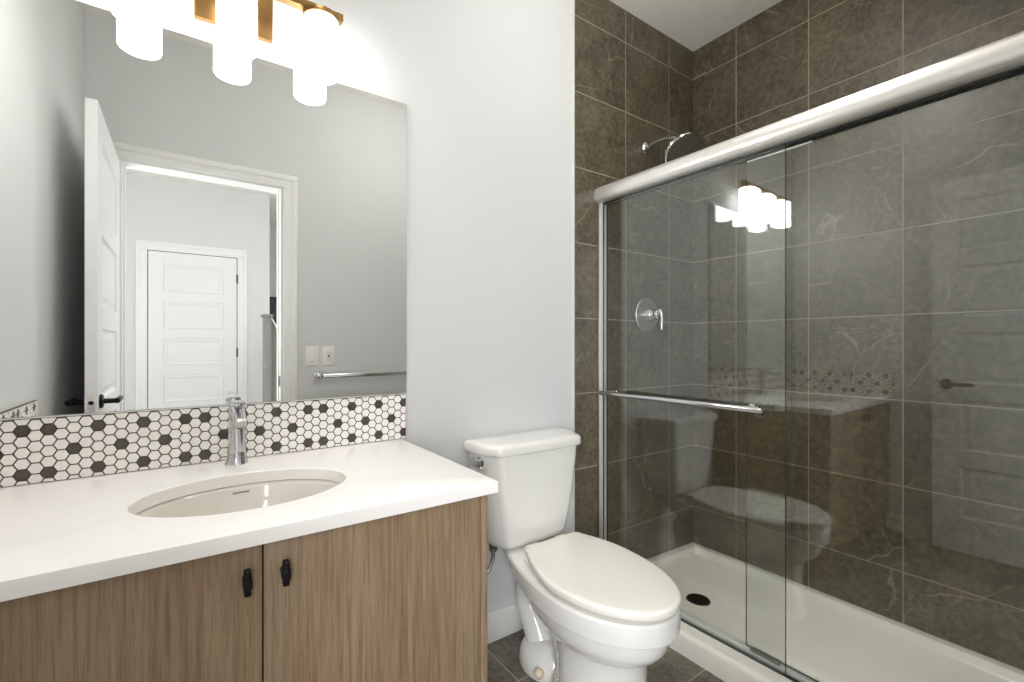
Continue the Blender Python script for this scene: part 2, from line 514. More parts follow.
# strike plate on the latch-side jamb
b = BM(); box(b, DX1 - JT - 0.0015, DX1 - JT, YF - 0.038, YF - 0.006, 0.885, 0.945, 0.0005); tag(obj('strike_plate', b, M_black), 'small black strike plate on the right door jamb, seen in the mirror', 'strike plate')

# hall seen through the doorway, in the mirror
HY, HX0, HX1 = -4.10, -1.5, 0.745
b = BM(); box(b, HX0, HX1, HY - 0.1, HY, 0, CEIL); box(b, HX1 - 0.1, HX1, HY - 1.3, HY - 0.1, 0, CEIL); struct('wall_hall_back', b, M_hallwall)
b = BM(); box(b, HX0 - 0.1, HX0, HY - 0.1, YF - 0.11, 0, CEIL); struct('wall_hall_left', b, M_hallwall)
b = BM(); box(b, HX1, 2.45, HY - 1.4, HY - 1.3, 0, CEIL); box(b, 2.35, 2.45, HY - 1.3, YF - 0.11, 0, CEIL); struct('wall_hall_right', b, M_hallwall)
b = BM(); box(b, HX0 - 0.1, XL - 0.1, YF - 0.11, YF, 0, CEIL); struct('wall_hall_front', b, M_hallwall)
b = BM(); box(b, HX0 - 0.1, 2.45, HY - 1.4, YF - 0.055, -0.1, 0); struct('floor_hall', b, M_hallfloor)
b = BM(); box(b, HX0 - 0.1, 2.45, HY - 1.4, YF - 0.11, CEIL, CEIL + 0.1); struct('ceiling_hall', b, M_ceil)
casing('trim_hall_casing', -0.290, 0.446, 2.026, HY, 1, 0.085)
M2 = Matrix(((1, 0, 0, -0.284), (0, 1, 0, HY + 0.002), (0, 0, 1, 0.012), (0, 0, 0, 1)))
t = BM(); box(t, -0.290, 0.446, HY, HY + 0.001, 0.0, 2.026); struct('hall_door_gap_shade', t, M_rubber)  # dark sheet behind the leaf stands in for shade in the gap around it
d2 = door_leaf('door_2', M2, 0.724, 2.008, 0.008)
for hz in (0.28, 1.00, 1.76):
    b = BM(); lathe(b, [(0.006, 0), (0.007, 0.002), (0.007, 0.088), (0.006, 0.09)], (0.443, HY + 0.014, hz), (0, 0, 1), 12)
    obj('hinge', b, M_black, d2, 40, 'black hinge barrel')
b = BM()
box(b, HX0, -0.375, HY, HY + 0.014, 0, 0.112, 0.003); box(b, 0.531, HX1, HY, HY + 0.014, 0, 0.112, 0.003)
struct('baseboard_hall', b, M_trim)
# stair guard wall beyond the doorway
sg = thing('stair_guard_wall', (0.62, -3.4, 0), 'grey stair guard wall with sloped white cap rail, seen through the doorway in the mirror', 'guard wall')
b = BM(); box(b, 0.600, 0.660, -3.46, -3.34, 0, 1.385, 0.003); obj('post', b, M_greypanel, sg)
b = BM(); box(b, 0.585, 0.675, -3.475, -3.325, 1.385, 1.410, 0.004); obj('post_cap', b, M_greypanel, sg)
b = BM()
loft(b, [[(0.662, y, 0.0), (0.662, y, 1.365), (0.95, y, 0.82), (0.95, y, 0)] for y in (-3.43, -3.37)]); obj('panel', b, M_greypanel, sg)
b = BM()
loft(b, [[(0.662, y, 1.365), (0.662, y, 1.39), (0.96, y, 0.826), (0.96, y, 0.80)] for y in (-3.445, -3.355)]); obj('cap_rail', b, M_trim, sg, label='white sloped cap rail')
PY = HY - 1.30
pc = thing('hall_picture', (1.13, PY, 1.52), 'small dark framed picture beyond the hall corner, seen above the guard wall in the mirror', 'picture')
b = BM(); box(b, 0.92, 1.34, PY, PY + 0.012, 1.36, 1.74, 0.002); obj('picture_panel', b, M_dark, pc)
b = BM()
for q in ((0.905, 0.925, 1.34, 1.76), (1.335, 1.355, 1.34, 1.76), (0.925, 1.335, 1.34, 1.36), (0.925, 1.335, 1.74, 1.76)):
    box(b, q[0], q[1], PY, PY + 0.022, q[2], q[3], 0.002)
obj('picture_frame', b, M_black, pc)

# ------------------------------------------------------------------ vanity cabinet
CT, CB, CF = 0.8135, 0.786, -0.592          # counter top, underside, front
CX0, CX1 = XL + 0.002, 0.577
vc = thing('vanity_cabinet', (0.1, -0.28, 0), 'wood-grain bathroom vanity cabinet with two flat doors under the white countertop', 'cabinet')
b = BM()
box(b, CX0, CX0 + 0.018, -0.555, -0.003, 0.0, CB); box(b, CX0 + 0.018, CX1 - 0.018, -0.555, -0.01, 0.10, 0.118)
box(b, CX0 + 0.018, CX1 - 0.018, -0.012, -0.004, 0.10, CB); box(b, CX0 + 0.018, CX1 - 0.018, -0.50, -0.485, 0.0, 0.10)
box(b, CX0 + 0.018, CX1 - 0.018, -0.553, -0.535, CB - 0.09, CB)
obj('body', b, M_wood, vc)
b = BM(); box(b, CX1 - 0.018, CX1, -0.575, -0.003, 0.0, CB - 0.001, 0.0008); obj('end_panel', b, M_wood, vc)
b = BM(); box(b, CX0, -0.334, -0.575, -0.556, 0.10, CB - 0.004, 0.0008); obj('filler_strip', b, M_wood, vc)
for x0, x1, hx in ((-0.331, 0.1105, 0.0865), (0.1135, 0.5565, 0.1455)):
    b = BM(); box(b, x0, x1, -0.575, -0.556, 0.105, CB - 0.004, 0.001)
    d = obj('door', b, M_wood, vc)
    b = BM()
    zc = 0.728
    lathe(b, [(0.0065, 0), (0.006, 0.003), (0.0055, 0.016)], (hx, -0.575, zc), (0, -1, 0), 16)
    box(b, hx - 0.0055, hx + 0.0055, -0.602, -0.588, zc - 0.0225, zc + 0.0225, 0.0035, seg=3)
    box(b, hx - 0.0072, hx + 0.0072, -0.604, -0.586, zc - 0.009, zc + 0.007, 0.002)
    obj('pull', b, M_black, d, 40, 'matt black bar pull')

# countertop with an oval cut-out
SX, SY, SA, SB = 0.1145, -0.326, 0.204, 0.149
NS = 72
def ell(a, bb, z, cx=SX, cy=SY): return [(cx + a * math.cos(2 * PI * i / NS), cy + bb * math.sin(2 * PI * i / NS), z) for i in range(NS)]
def rect_ring(x0, x1, y0, y1, z):
    out = []
    for i in range(NS):
        a = 2 * PI * i / NS
        c, s = math.cos(a), math.sin(a)
        k = min(((x1 - SX) / c) if c > 1e-9 else ((x0 - SX) / c) if c < -1e-9 else 1e9, ((y1 - SY) / s) if s > 1e-9 else ((y0 - SY) / s) if s < -1e-9 else 1e9)
        out.append([SX + c * k, SY + s * k, z])
    for cx, cy in ((x0, y0), (x0, y1), (x1, y0), (x1, y1)):      # pull the nearest vertex into each corner
        j = min(range(NS), key=lambda q: (out[q][0] - cx) ** 2 + (out[q][1] - cy) ** 2)
        out[j][0], out[j][1] = cx, cy
    return [tuple(p) for p in out]
b = BM()
cx1 = 0.595
e = 0.003
rings = [ell(SA, SB, CB), rect_ring(CX0 + 0.001, cx1, CF, -0.001, CB), rect_ring(CX0 + 0.001, cx1, CF, -0.001, CT - e),
         rect_ring(CX0 + 0.001, cx1 - e * .3, CF + e * .3, -0.001, CT - e * .3), rect_ring(CX0 + 0.001, cx1 - e, CF + e, -0.001, CT),
         ell(SA + 0.002, SB + 0.002, CT), ell(SA, SB, CT - 0.002), ell(SA, SB, CB)]
loft(b, rings, False, False)
tag(obj('countertop', b, M_quartz, None, 25), 'white speckled quartz countertop with an oval sink cut-out on the vanity cabinet', 'countertop')

sk = thing('sink', (SX, SY, CB), 'white oval undermount sink basin below the countertop cut-out', 'sink')
b = BM()
zr = CB - 0.001
inn = [(1.045, 0.0), (1.01, -0.002), (0.985, -0.012), (0.95, -0.040), (0.87, -0.080), (0.72, -0.112), (0.5, -0.130), (0.28, -0.138), (0.12, -0.142)]
rings = [ell(SA + 0.03, SB + 0.03, zr)] + [ell(SA * k, SB * k, zr + h) for k, h in inn[0:]]
loft(b, rings, False, False)
outer = [ell(SA * 0.12, SB * 0.12, zr - 0.152), ell(SA * 0.6, SB * 0.6, zr - 0.138), ell(SA * 0.9, SB * 0.9, zr - 0.09), ell(SA * 1.02, SB * 1.02, zr - 0.02), ell(SA + 0.03, SB + 0.03, zr - 0.008), ell(SA + 0.03, SB + 0.03, zr)]
loft(b, outer, False, False)
obj('basin', b, M_basin, sk, 60)
b = BM(); lathe(b, [(0.027, -0.006), (0.027, 0.002), (0.022, 0.004), (0.019, 0.002), (0.006, 0.003)], (SX, SY, zr - 0.142), (0, 0, 1), 28); obj('drain', b, M_chrome, sk, 40)
b = BM()
oz = zr - 0.017
for dx in range(-3, 4):
    x = SX - 0.002 + dx * 0.005
    y = SY + SB * 0.980 * math.sqrt(max(0, 1 - ((x - SX) / (SA * 0.980)) ** 2))
    box(b, x - 0.0026, x + 0.0026, y - 0.0016, y + 0.003, oz - 0.0016, oz + 0.0016)
obj('overflow_slot', b, plain('overflow_shadow_grey', lin(150, 140, 130), rough=0.6), sk, 0, 'thin dark overflow slot')

# faucet
FX, FY = 0.113, -0.062
fa = thing('faucet', (FX, FY, CT), 'chrome single-lever faucet standing behind the oval sink', 'faucet')
b = BM()
lathe(b, [(0.0275, 0), (0.028, 0.002), (0.0265, 0.005), (0.0235, 0.012), (0.0215, 0.035), (0.0198, 0.07), (0.0192, 0.10), (0.0192, 0.148), (0.0175, 0.151), (0.010, 0.152)], (FX, FY, CT), (0, 0, 1), 40)
obj('body', b, M_chrome, fa, 40)
b = BM()
sp = [(FY - 0.002, 0.955, 0.0165, 0.016), (FY - 0.03, 0.953, 0.0150, 0.0145), (FY - 0.075, 0.945, 0.0140, 0.0115), (FY - 0.108, 0.937, 0.0136, 0.0105), (FY - 0.116, 0.934, 0.0120, 0.0085)]
rings = []
for y, z, hw, hh in sp:
    rings.append([(FX + px, y - pz * 0.15, z + pz) for px, pz in rrect(-hw, hw, -hh, hh, min(hw, hh) * 0.55, 4)])
loft(b, rings); obj('spout', b, M_chrome, fa, 40)
b = BM(); lathe(b, [(0.0102, 0), (0.0102, 0.008), (0.008, 0.009), (0.007, 0.006)], (FX, FY - 0.098, 0.930), (0, 0.1, -1), 24); obj('aerator', b, M_dull, fa, 40)
b = BM()
lathe(b, [(0.0175, 0), (0.0190, 0.002), (0.0190, 0.010), (0.0165, 0.015), (0.008, 0.017)], (FX, FY, CT + 0.151), (0, 0, 1), 32)
rings = []
for y, z, hw, hh in ((FY + 0.014, 0.977, 0.0125, 0.0038), (FY - 0.02, 0.978, 0.0130, 0.004), (FY - 0.055, 0.982, 0.0115, 0.0034), (FY - 0.078, 0.986, 0.0105, 0.003)):
    rings.append([(FX + px, y, z + pz) for px, pz in rrect(-hw, hw, -hh, hh, 0.002, 3)])
loft(b, rings); obj('lever', b, M_chrome, fa, 40)

# hexagon mosaic
HP = 0.02143; HH = HP / 0.8660254; R_ = HH / 1.7320508 * 0.888
def clip_poly(poly, lo, hi, ax):
    for side, lim in ((1, lo), (-1, hi)):
        out = []
        for i in range(len(poly)):
            a, c = poly[i], poly[(i + 1) % len(poly)]
            ia, ic = side * (a[ax] - lim) >= 0, side * (c[ax] - lim) >= 0
            if ia: out.append(a)
            if ia != ic:
                t_ = (lim - a[ax]) / (c[ax] - a[ax])
                out.append((a[0] + (c[0] - a[0]) * t_, a[1] + (c[1] - a[1]) * t_))
        poly = out
        if not poly: break
    return poly
def hex_sheet(name, u0, u1, z0, z1, place, label, shift=0):
    """grout bed and hexagons in one mesh; place(u, d, z) maps to the room"""
    b = BM()
    t_ = bmesh.new(); box(t_, 0, 1, 0, 1, 0, 1)
    for v in t_.verts: v.co = Vector(place(u0 + v.co.x * (u1 - u0), v.co.y * 0.0062, z0 + v.co.z * (z1 - z0)))
    join(b, t_, 0)
    i0, i1 = math.floor(u0 / HP) - 1, math.ceil(u1 / HP) + 1
    for i in range(i0, i1 + 1):
        for j in range(-5, 6):
            zc = 0.8855 + j * HH + (HH / 2 if i % 2 else 0)
            uc = i * HP + 0.0015
            hx = [(uc + R_ * math.cos(a * PI / 3), zc + R_ * math.sin(a * PI / 3)) for a in range(6)]
            hx = clip_poly(hx, u0 + 0.001, u1 - 0.001, 0)
            if hx: hx = clip_poly(hx, z0 + 0.001, z1 - 0.0015, 1)
            if len(hx) < 3: continue
            ar = abs(sum(hx[q][0] * hx[(q + 1) % len(hx)][1] - hx[(q + 1) % len(hx)][0] * hx[q][1] for q in range(len(hx)))) / 2
            if ar < 1.2e-5: continue
            m = (i + shift) % 14
            dark = (j in (2, -2) and m in (0, 2, 6, 10)) or (j == 0 and m in (4, 8, 12))
            mi = 2 if dark and i % 2 == 0 else 1
            cu = sum(p[0] for p in hx) / len(hx); cz = sum(p[1] for p in hx) / len(hx)
            rings = [[place(p[0], 0.006, p[1]) for p in hx], [place(p[0], 0.0074, p[1]) for p in hx],
                     [place(cu + (p[0] - cu) * 0.93, 0.008, cz + (p[1] - cz) * 0.93) for p in hx]]
            loft(b, rings, False, True, mi)
    return tag(obj(name, b, [M_grout, M_hexw, M_hexd], None, 0), label, 'backsplash')
hex_sheet('backsplash', XL + 0.009, 0.609, CT + 0.001, 0.9625, lambda u, d, z: (u, -d, z), 'white hexagon mosaic backsplash with dark accents along the wall behind the sink')
hex_sheet('side_splash', -0.596, -0.010, CT + 0.001, 0.9535, lambda u, d, z: (XL + d, u, z), 'hexagon mosaic side splash on the left wall, seen only in the mirror', 4)
b = BM(); box(b, XL + 0.009, 0.611, -0.0095, -0.0005, 0.9625, 0.9655, 0.0008); struct('trim_mosaic_top', b, M_steel)
b = BM(); box(b, 0.609, 0.6115, -0.0088, -0.0005, CT + 0.001, 0.9625, 0.0006); struct('trim_mosaic_end', b, M_steel)

# mirror
mr = thing('mirror', (0.115, 0, 0.966), 'large frameless rectangular mirror above the mosaic backsplash', 'mirror')
mx0, mx1, mz0, mz1 = XL + 0.004, 0.612, 0.9665, 1.941
b = BM(); box(b, mx0, mx1, -0.0045, -0.0005, mz0, mz1); obj('backing', b, M_mirroredge, mr, 0)
b = BM()
rings = [[(mx0, y, mz0), (mx1, y, mz0), (mx1, y, mz1), (mx0, y, mz1)] for y in (-0.0046, -0.0062)]
loft(b, rings, True, True, 1)
for f in b.faces:
    if all(abs(v.co.y + 0.0062) < 1e-5 for v in f.verts): f.material_index = 0
obj('silvered_glass', b, [M_mirror, M_mirroredge], mr, 0)

# ------------------------------------------------------------------ vanity light
LYB, LZ0, LZ1 = -0.080, 1.903, 2.064
lf = thing('vanity_light', (0.1125, 0, 2.0), 'brass three-shade vanity light bar mounted above the mirror', 'wall light')
b = BM(); box(b, 0.020, 0.205, -0.018, 0, 1.994, 2.135, 0.002); obj('backplate', b, M_brass, lf, 30)
b = BM(); box(b, -0.156, 0.381, LYB - 0.012, LYB + 0.012, 2.080, 2.100, 0.0015)
box(b, 0.06, 0.085, LYB + 0.012, -0.018, 2.081, 2.099); box(b, 0.14, 0.165, LYB + 0.012, -0.018, 2.081, 2.099)
obj('bar', b, M_brass, lf, 30)
for sx in (-0.0965, 0.1125, 0.3215):
    b = BM(); lathe(b, [(0.030, 0.016), (0.0475, 0.014), (0.0485, 0.012), (0.0485, 0.0), (0.046, -0.001)], (sx, LYB, LZ1), (0, 0, 1), 40); obj('socket_cup', b, M_brass, lf, 40)
    b = BM(); lathe(b, [(0.044, LZ1), (0.0465, LZ1 - 0.003), (0.0465, LZ0 + 0.006), (0.044, LZ0 + 0.001), (0.040, LZ0)], (sx, LYB, 0), (0, 0, 1), 48); obj('shade', b, M_shade, lf, 40, 'glowing white opal glass cylinder shade')

# ------------------------------------------------------------------ opposite wall, in the mirror
sw = thing('light_switch', (0.6265, YF, 1.06), 'white rocker light switch beside the door casing, seen in the mirror', 'switch')
b = BM(); box(b, 0.590, 0.663, YF, YF + 0.006, 1.002, 1.118, 0.002); obj('plate', b, M_switch, sw, 30)
b = BM(); loft(b, [[(0.609, YF + .006, 1.026), (0.644, YF + .006, 1.026), (0.644, YF + .006, 1.094), (0.609, YF + .006, 1.094)], [(0.611, YF + .0105, 1.029), (0.642, YF + .0105, 1.029), (0.642, YF + .007, 1.092), (0.611, YF + .007, 1.092)]]); obj('rocker', b, M_switch, sw, 0)
ou = thing('wall_outlet', (0.7215, YF, 1.06), 'white wall outlet with small dark centre right of the switch, seen in the mirror', 'outlet')
b = BM(); box(b, 0.685, 0.758, YF, YF + 0.006, 1.002, 1.118, 0.002); obj('plate', b, M_switch, ou, 30)
b = BM(); box(b, 0.7045, 0.7385, YF + .005, YF + 0.009, 1.027, 1.093, 0.0015); obj('receptacle', b, M_switch, ou, 30)
for zz in (1.076, 1.044):
    b = BM()
    for dx in (-0.006, 0.006): box(b, 0.7215 + dx - 0.0012, 0.7215 + dx + 0.0012, YF + .0085, YF + .0093, zz - 0.005, zz + 0.005)
    obj('socket_slots', b, M_rubber, ou, 0)
b = BM(); box(b, 0.7155, 0.7275, YF + .0085, YF + 0.0105, 1.055, 1.065, 0.0008); obj('button', b, M_black, ou, 0, 'small dark button')
tb = thing('towel_bar', (0.95, YF, 0.935), 'chrome towel bar on the wall opposite the mirror', 'towel bar')
for x in (0.655, 1.265):
    b = BM(); lathe(b, [(0.024, 0), (0.0245, 0.003), (0.022, 0.008), (0.012, 0.010), (0.010, 0.045), (0.017, 0.046), (0.021, 0.054), (0.022, 0.066), (0.019, 0.078), (0.010, 0.083)], (x, YF, 0.941), (0, 1, 0), 28); obj('post', b, M_chrome, tb, 40)
b = BM(); tube(b, [(0.655, YF + 0.062, 0.941), (1.265, YF + 0.062, 0.941)], 0.0155, 20); obj('rod', b, M_chrome, tb, 40)

# ------------------------------------------------------------------ toilet
TX = 1.053
tl = thing('toilet', (TX, -0.40, 0), 'white two-piece toilet with closed lid standing between vanity and shower', 'toilet')
def plan(z, yb, yf, hw, hb, ym, nf=14, ns=12, corner=0.03, pw=2.0):
    """closed plan outline, symmetric about TX, from an elliptical nose to a squared-off back"""
    pts = []
    for i in range(nf + 1):
        a = PI / 2 * i / nf
        cx, sy = math.sin(a) ** (2 / pw), math.cos(a) ** (2 / pw)
        pts.append((hw * cx, ym - (ym - yf) * sy))
    for i in range(1, ns + 1):
        t_ = i / ns
        y = ym + (yb - corner - ym) * t_
        s_ = t_ ** 1.9
        pts.append((hw + (hb - hw) * s_, y))
    for i in range(1, 6):
        a = PI / 2 * i / 5
        pts.append((hb - corner + corner * math.cos(a), yb - corner + corner * math.sin(a)))
    right = [(TX + x, y, z) for x, y in pts]
    left = [(TX - x, y, z) for x, y in reversed(pts[1:])]
    return right + left
b = BM()
secs = [(0.002, -0.34, -0.644, 0.134, 0.112, -0.45), (0.012, -0.34, -0.646, 0.136, 0.114, -0.45), (0.03, -0.345, -0.638, 0.130, 0.108, -0.45), (0.09, -0.355, -0.628, 0.123, 0.098, -0.45), (0.17, -0.345, -0.628, 0.121, 0.094, -0.45),
        (0.215, -0.31, -0.634, 0.122, 0.092, -0.45), (0.232, -0.28, -0.642, 0.126, 0.090, -0.45), (0.246, -0.24, -0.662, 0.138, 0.088, -0.455), (0.262, -0.19, -0.684, 0.154, 0.088, -0.46), (0.283, -0.15, -0.698, 0.165, 0.087, -0.46),
        (0.305, -0.12, -0.703, 0.168, 0.086, -0.46), (0.322, -0.095, -0.706, 0.169, 0.086, -0.46), (0.3335, -0.088, -0.706, 0.169, 0.086, -0.46), (0.3342, -0.080, -0.7275, 0.1855, 0.092, -0.46), (0.3375, -0.078, -0.729, 0.1862, 0.093, -0.46), (0.340, -0.075, -0.729, 0.1862, 0.093, -0.46), (0.355, -0.06, -0.730, 0.187, 0.095, -0.46), (0.372, -0.05, -0.730, 0.187, 0.096, -0.46),
        (0.388, -0.045, -0.729, 0.186, 0.096, -0.46), (0.395, -0.047, -0.724, 0.181, 0.092, -0.46), (0.397, -0.055, -0.712, 0.170, 0.084, -0.46)]
loft(b, [plan(*s_) for s_ in secs], True, True)
obj('bowl', b, M_china, tl, 26)
b = BM()
tube(b, smooth_path([(TX, -0.44, 0.13), (TX, -0.36, 0.17), (TX, -0.27, 0.235), (TX, -0.195, 0.268), (TX, -0.135, 0.245), (TX, -0.125, 0.18), (TX, -0.165, 0.12), (TX, -0.20, 0.06), (TX, -0.21, 0.0)], 8), [0.058, 0.060, 0.056, 0.052, 0.052, 0.050, 0.052, 0.058, 0.062], 24, sx=1.18)
foot = [(0.0, 0.112, 0.0), (0.012, 0.114, 0.0), (0.045, 0.108, 0.0), (0.075, 0.092, 0.0), (0.098, 0.06, 0.0)]
rings = []
for z, r, _ in [(0.001, 0.102, 0), (0.014, 0.105, 0), (0.045, 0.100, 0), (0.072, 0.086, 0), (0.092, 0.064, 0), (0.10, 0.036, 0)]:
    rings.append([(TX + r * math.cos(2 * PI * i / 40) * 0.94, -0.225 + r * 1.15 * math.sin(2 * PI * i / 40), z) for i in range(40)])
loft(b, rings)
obj('trapway', b, M_china, tl, 50)
b = BM(); lathe(b, [(0.016, 0), (0.016, 0.008), (0.013, 0.018), (0.006, 0.022)], (TX - 0.088, -0.285, 0.034), (-0.75, -0.1, 0.66), 20); obj('bolt_cap', b, M_bolt, tl, 50, 'cream bolt cap')
b = BM(); lathe(b, [(0.016, 0), (0.016, 0.008), (0.013, 0.018), (0.006, 0.022)], (TX + 0.088, -0.285, 0.034), (0.75, -0.1, 0.66), 20); obj('bolt_cap', b, M_bolt, tl, 50, 'cream bolt cap')
# seat ring and lid
b = BM()
loft(b, [plan(z, -0.215, yf, hw, 0.125, -0.46, corner=0.045) for z, yf, hw in ((0.3975, -0.706, 0.160), (0.3985, -0.709, 0.163), (0.406, -0.709, 0.163), (0.4075, -0.706, 0.160))])
obj('seat', b, M_lid, tl, 50)
b = BM()
lidp = lambda z, g: [(x + 0.012 * max(0, (y + 0.46) / 0.24), y, zz + 0.010 * max(0, (y + 0.46) / 0.24)) for x, y, zz in plan(z, -0.222 - g, -0.734 + g, 0.183 - g, 0.128 - g, -0.45, corner=0.03 - g * .3)]
loft(b, [lidp(0.4085, 0.005), lidp(0.4095, 0.001), lidp(0.412, 0.0), lidp(0.426, 0.0), lidp(0.4295, 0.002), lidp(0.4315, 0.006), lidp(0.4325, 0.014), lidp(0.4335, 0.05)])
obj('lid', b, M_lid, tl, 50)
for s_ in (-1, 1):
    b = BM(); lathe(b, [(0.014, 0), (0.015, 0.003), (0.015, 0.047), (0.014, 0.05)], (TX + 0.012 + s_ * 0.066 - 0.025, -0.198, 0.412), (1, 0, 0), 20); obj('hinge', b, M_lid, tl, 50)
# tank
def tank_plan(z, hwb, hws, hwf, yb, ys, yf, bow, n=6):
    c = [(hwb, yb), (hws, ys), (hwf, yf)]
    pts = []
    def corner(p, q, r, rad):
        p, q, r = Vector(p), Vector(q), Vector(r)
        a = q + (p - q).normalized() * rad; e_ = q + (r - q).normalized() * rad
        return [tuple((1 - t_) ** 2 * a + 2 * t_ * (1 - t_) * q + t_ * t_ * e_) for t_ in [k / n for k in range(n + 1)]]
    full = [(-hwb, yb), (hwb, yb), (hws, ys), (hwf, yf), (0, yf - bow), (-hwf, yf), (-hws, ys)]
    rads = [0.012, 0.012, 0.03, 0.02, 0.08, 0.02, 0.03]
    for i in range(len(full)):
        pts += corner(full[i - 1], full[i], full[(i + 1) % len(full)], rads[i])
    return [(TX + x, y, z) for x, y in pts]
b = BM()
tk = []
for z, s_, d in ((0.400, 0.62, 0.06), (0.404, 0.665, 0.045), (0.412, 0.70, 0.030), (0.435, 0.735, 0.018), (0.50, 0.80, 0.009), (0.60, 0.885, 0.004), (0.70, 0.95, 0.0), (0.749, 0.972, 0.0)):
    tk.append(tank_plan(z, 0.222 * s_, 0.220 * s_, 0.180 * s_, -0.022 - d * 0.3, -0.118 + d * .4, -0.186 + d, 0.012))
loft(b, tk); obj('tank', b, M_china, tl, 40)
b = BM()
tp = lambda z, g: tank_plan(z, 0.229 - g, 0.227 - g, 0.188 - g, -0.014 - g, -0.124 + g, -0.196 + g, 0.013)
loft(b, [tp(0.747, 0.004), tp(0.749, 0.001), tp(0.753, 0.0), tp(0.772, 0.0), tp(0.780, 0.003), tp(0.785, 0.010), tp(0.787, 0.022), tp(0.788, 0.06)]); obj('tank_lid', b, M_china, tl, 50)
b = BM()
hx, hyy, hz = TX - 0.2115, -0.098, 0.722
nrm = Vector((-0.995, -0.05, 0)).normalized(); tan = Vector((0.05, -0.995, 0)).normalized()
q0 = Vector((hx, hyy, hz))
lathe(b, [(0.017, 0), (0.018, 0.003), (0.015, 0.007), (0.009, 0.008), (0.009, 0.020)], q0 - nrm * 0.004, nrm, 24)
t_ = bmesh.new(); box(t_, -0.016, 0.050, -0.010, 0.010, -0.014, 0.014, 0.003)
Mh = Matrix.Identity(4)
for i in range(3):
    Mh[i][0] = (tan * -1)[i] * -1; Mh[i][1] = nrm[i]; Mh[i][2] = (0, 0, 1)[i]; Mh[i][3] = (q0 + nrm * 0.022)[i]
join(b, t_, 0, Mh)
obj('flush_lever', b, M_chrome, tl, 40, 'chrome flush lever')

# water supply
sv = thing('water_supply_valve', (0.865, 0, 0.20), 'chrome supply valve with braided hose on the wall between vanity and toilet', 'valve')
b = BM()
lathe(b, [(0.030, 0), (0.030, 0.003), (0.022, 0.008), (0.009, 0.010), (0.008, 0.045)], (0.865, 0, 0.20), (0, -1, 0), 28); obj('escutcheon', b, M_chrome, sv, 40)
b = BM()
lathe(b, [(0.012, 0), (0.013, 0.002), (0.013, 0.026), (0.010, 0.030), (0.0085, 0.045)], (0.865, -0.045, 0.188), (0, 0, 1), 20); obj('valve_body', b, M_chrome, sv, 40)
b = BM()
rings = [[(0.865 + r * 1.5 * math.cos(2 * PI * i / 24), y, 0.20 + r * 0.9 * math.sin(2 * PI * i / 24)) for i in range(24)] for y, r in ((-0.060, 0.010), (-0.062, 0.013), (-0.074, 0.013), (-0.076, 0.010))]
loft(b, rings); obj('handle', b, M_chrome, sv, 40)
b = BM()
tube(b, smooth_path([(0.865, -0.045, 0.230), (0.876, -0.046, 0.262), (0.912, -0.046, 0.295), (0.934, -0.045, 0.335), (0.935, -0.045, 0.366)], 8), 0.0062, 12); obj('hose', b, M_braid, sv, 40, 'braided steel hose')
b = BM(); lathe(b, [(0.010, 0), (0.0155, 0.002), (0.0155, 0.014), (0.011, 0.016), (0.011, 0.020), (0.0175, 0.022), (0.0175, 0.034)], (0.935, -0.045, 0.364), (0, 0, 1), 8); obj('coupling_nut', b, M_dull, sv, 20)

# ------------------------------------------------------------------ shower
SPX0 = 1.478
sp_ = thing('shower_pan', (1.85, -0.75, 0), 'white acrylic shower pan with raised threshold on the tiled floor', 'shower pan')
y0p, y1p, x1p = YF + 0.013, -0.001, XR - 0.001
def zt(x, hi=0.080, lo=0.058): return lo + (hi - lo) * max(0, min(1, (1.625 - x) / 0.04))
b = BM()
def ring(x0, x1, y0, y1, r, zf): return [(x, y, zf(x) if callable(zf) else zf) for x, y in rrect(x0, x1, y0, y1, r, 8)]
rings = [ring(SPX0, x1p, y0p, y1p, 0.004, 0.0), ring(SPX0, x1p, y0p, y1p, 0.004, lambda x: zt(x) - 0.014), ring(SPX0 + 0.003, x1p, y0p, y1p, 0.004, lambda x: zt(x) - 0.006),
         ring(SPX0 + 0.010, x1p, y0p, y1p, 0.004, lambda x: zt(x) - 0.001), ring(SPX0 + 0.018, x1p - 0.002, y0p + 0.002, y1p - 0.002, 0.005, zt)]
xi = 1.580
ledge = 0.038
rings += [ring(xi, x1p - ledge, y0p + ledge, y1p - ledge, 0.03, zt), ring(xi + 0.006, x1p - ledge - 0.004, y0p + ledge + 0.004, y1p - ledge - 0.004, 0.03, lambda x: zt(x) - 0.004),
          ring(xi + 0.020, x1p - ledge - 0.012, y0p + ledge + 0.012, y1p - ledge - 0.012, 0.035, 0.036), ring(xi + 0.032, x1p - ledge - 0.024, y0p + ledge + 0.024, y1p - ledge - 0.024, 0.035, 0.029)]
dcx, dcy = 1.820, -0.313
ncy = 36
r9 = rings[-1]
k9 = lambda f, z: [(dcx + (p[0] - dcx) * f, dcy + (p[1] - dcy) * f, z) for p in r9]
rings += [k9(0.6, 0.026)]
def circ(r, z): return [(dcx + (Vector((p[0] - dcx, p[1] - dcy)).normalized() * r).x, dcy + (Vector((p[0] - dcx, p[1] - dcy)).normalized() * r).y, z) for p in r9]
rings += [circ(0.075, 0.0225), circ(0.050, 0.0215), circ(0.045, 0.012)]
loft(b, rings, True, True)
obj('pan_body', b, M_pan, sp_, 40)
b = BM()
lathe(b, [(0.049, 0.0195), (0.050, 0.0215), (0.048, 0.0245), (0.044, 0.0248), (0.0435, 0.0236), (0.010, 0.0238)], (dcx, dcy, 0), (0, 0, 1), 40)
for i in range(-4, 5):
    hwid = math.sqrt(max(0, 0.040 ** 2 - (i * 0.0088) ** 2))
    box(b, dcx + i * 0.0088 - 0.0024, dcx + i * 0.0088 + 0.0024, dcy - hwid, dcy + hwid, 0.0228, 0.0256, 0.0006, seg=1)
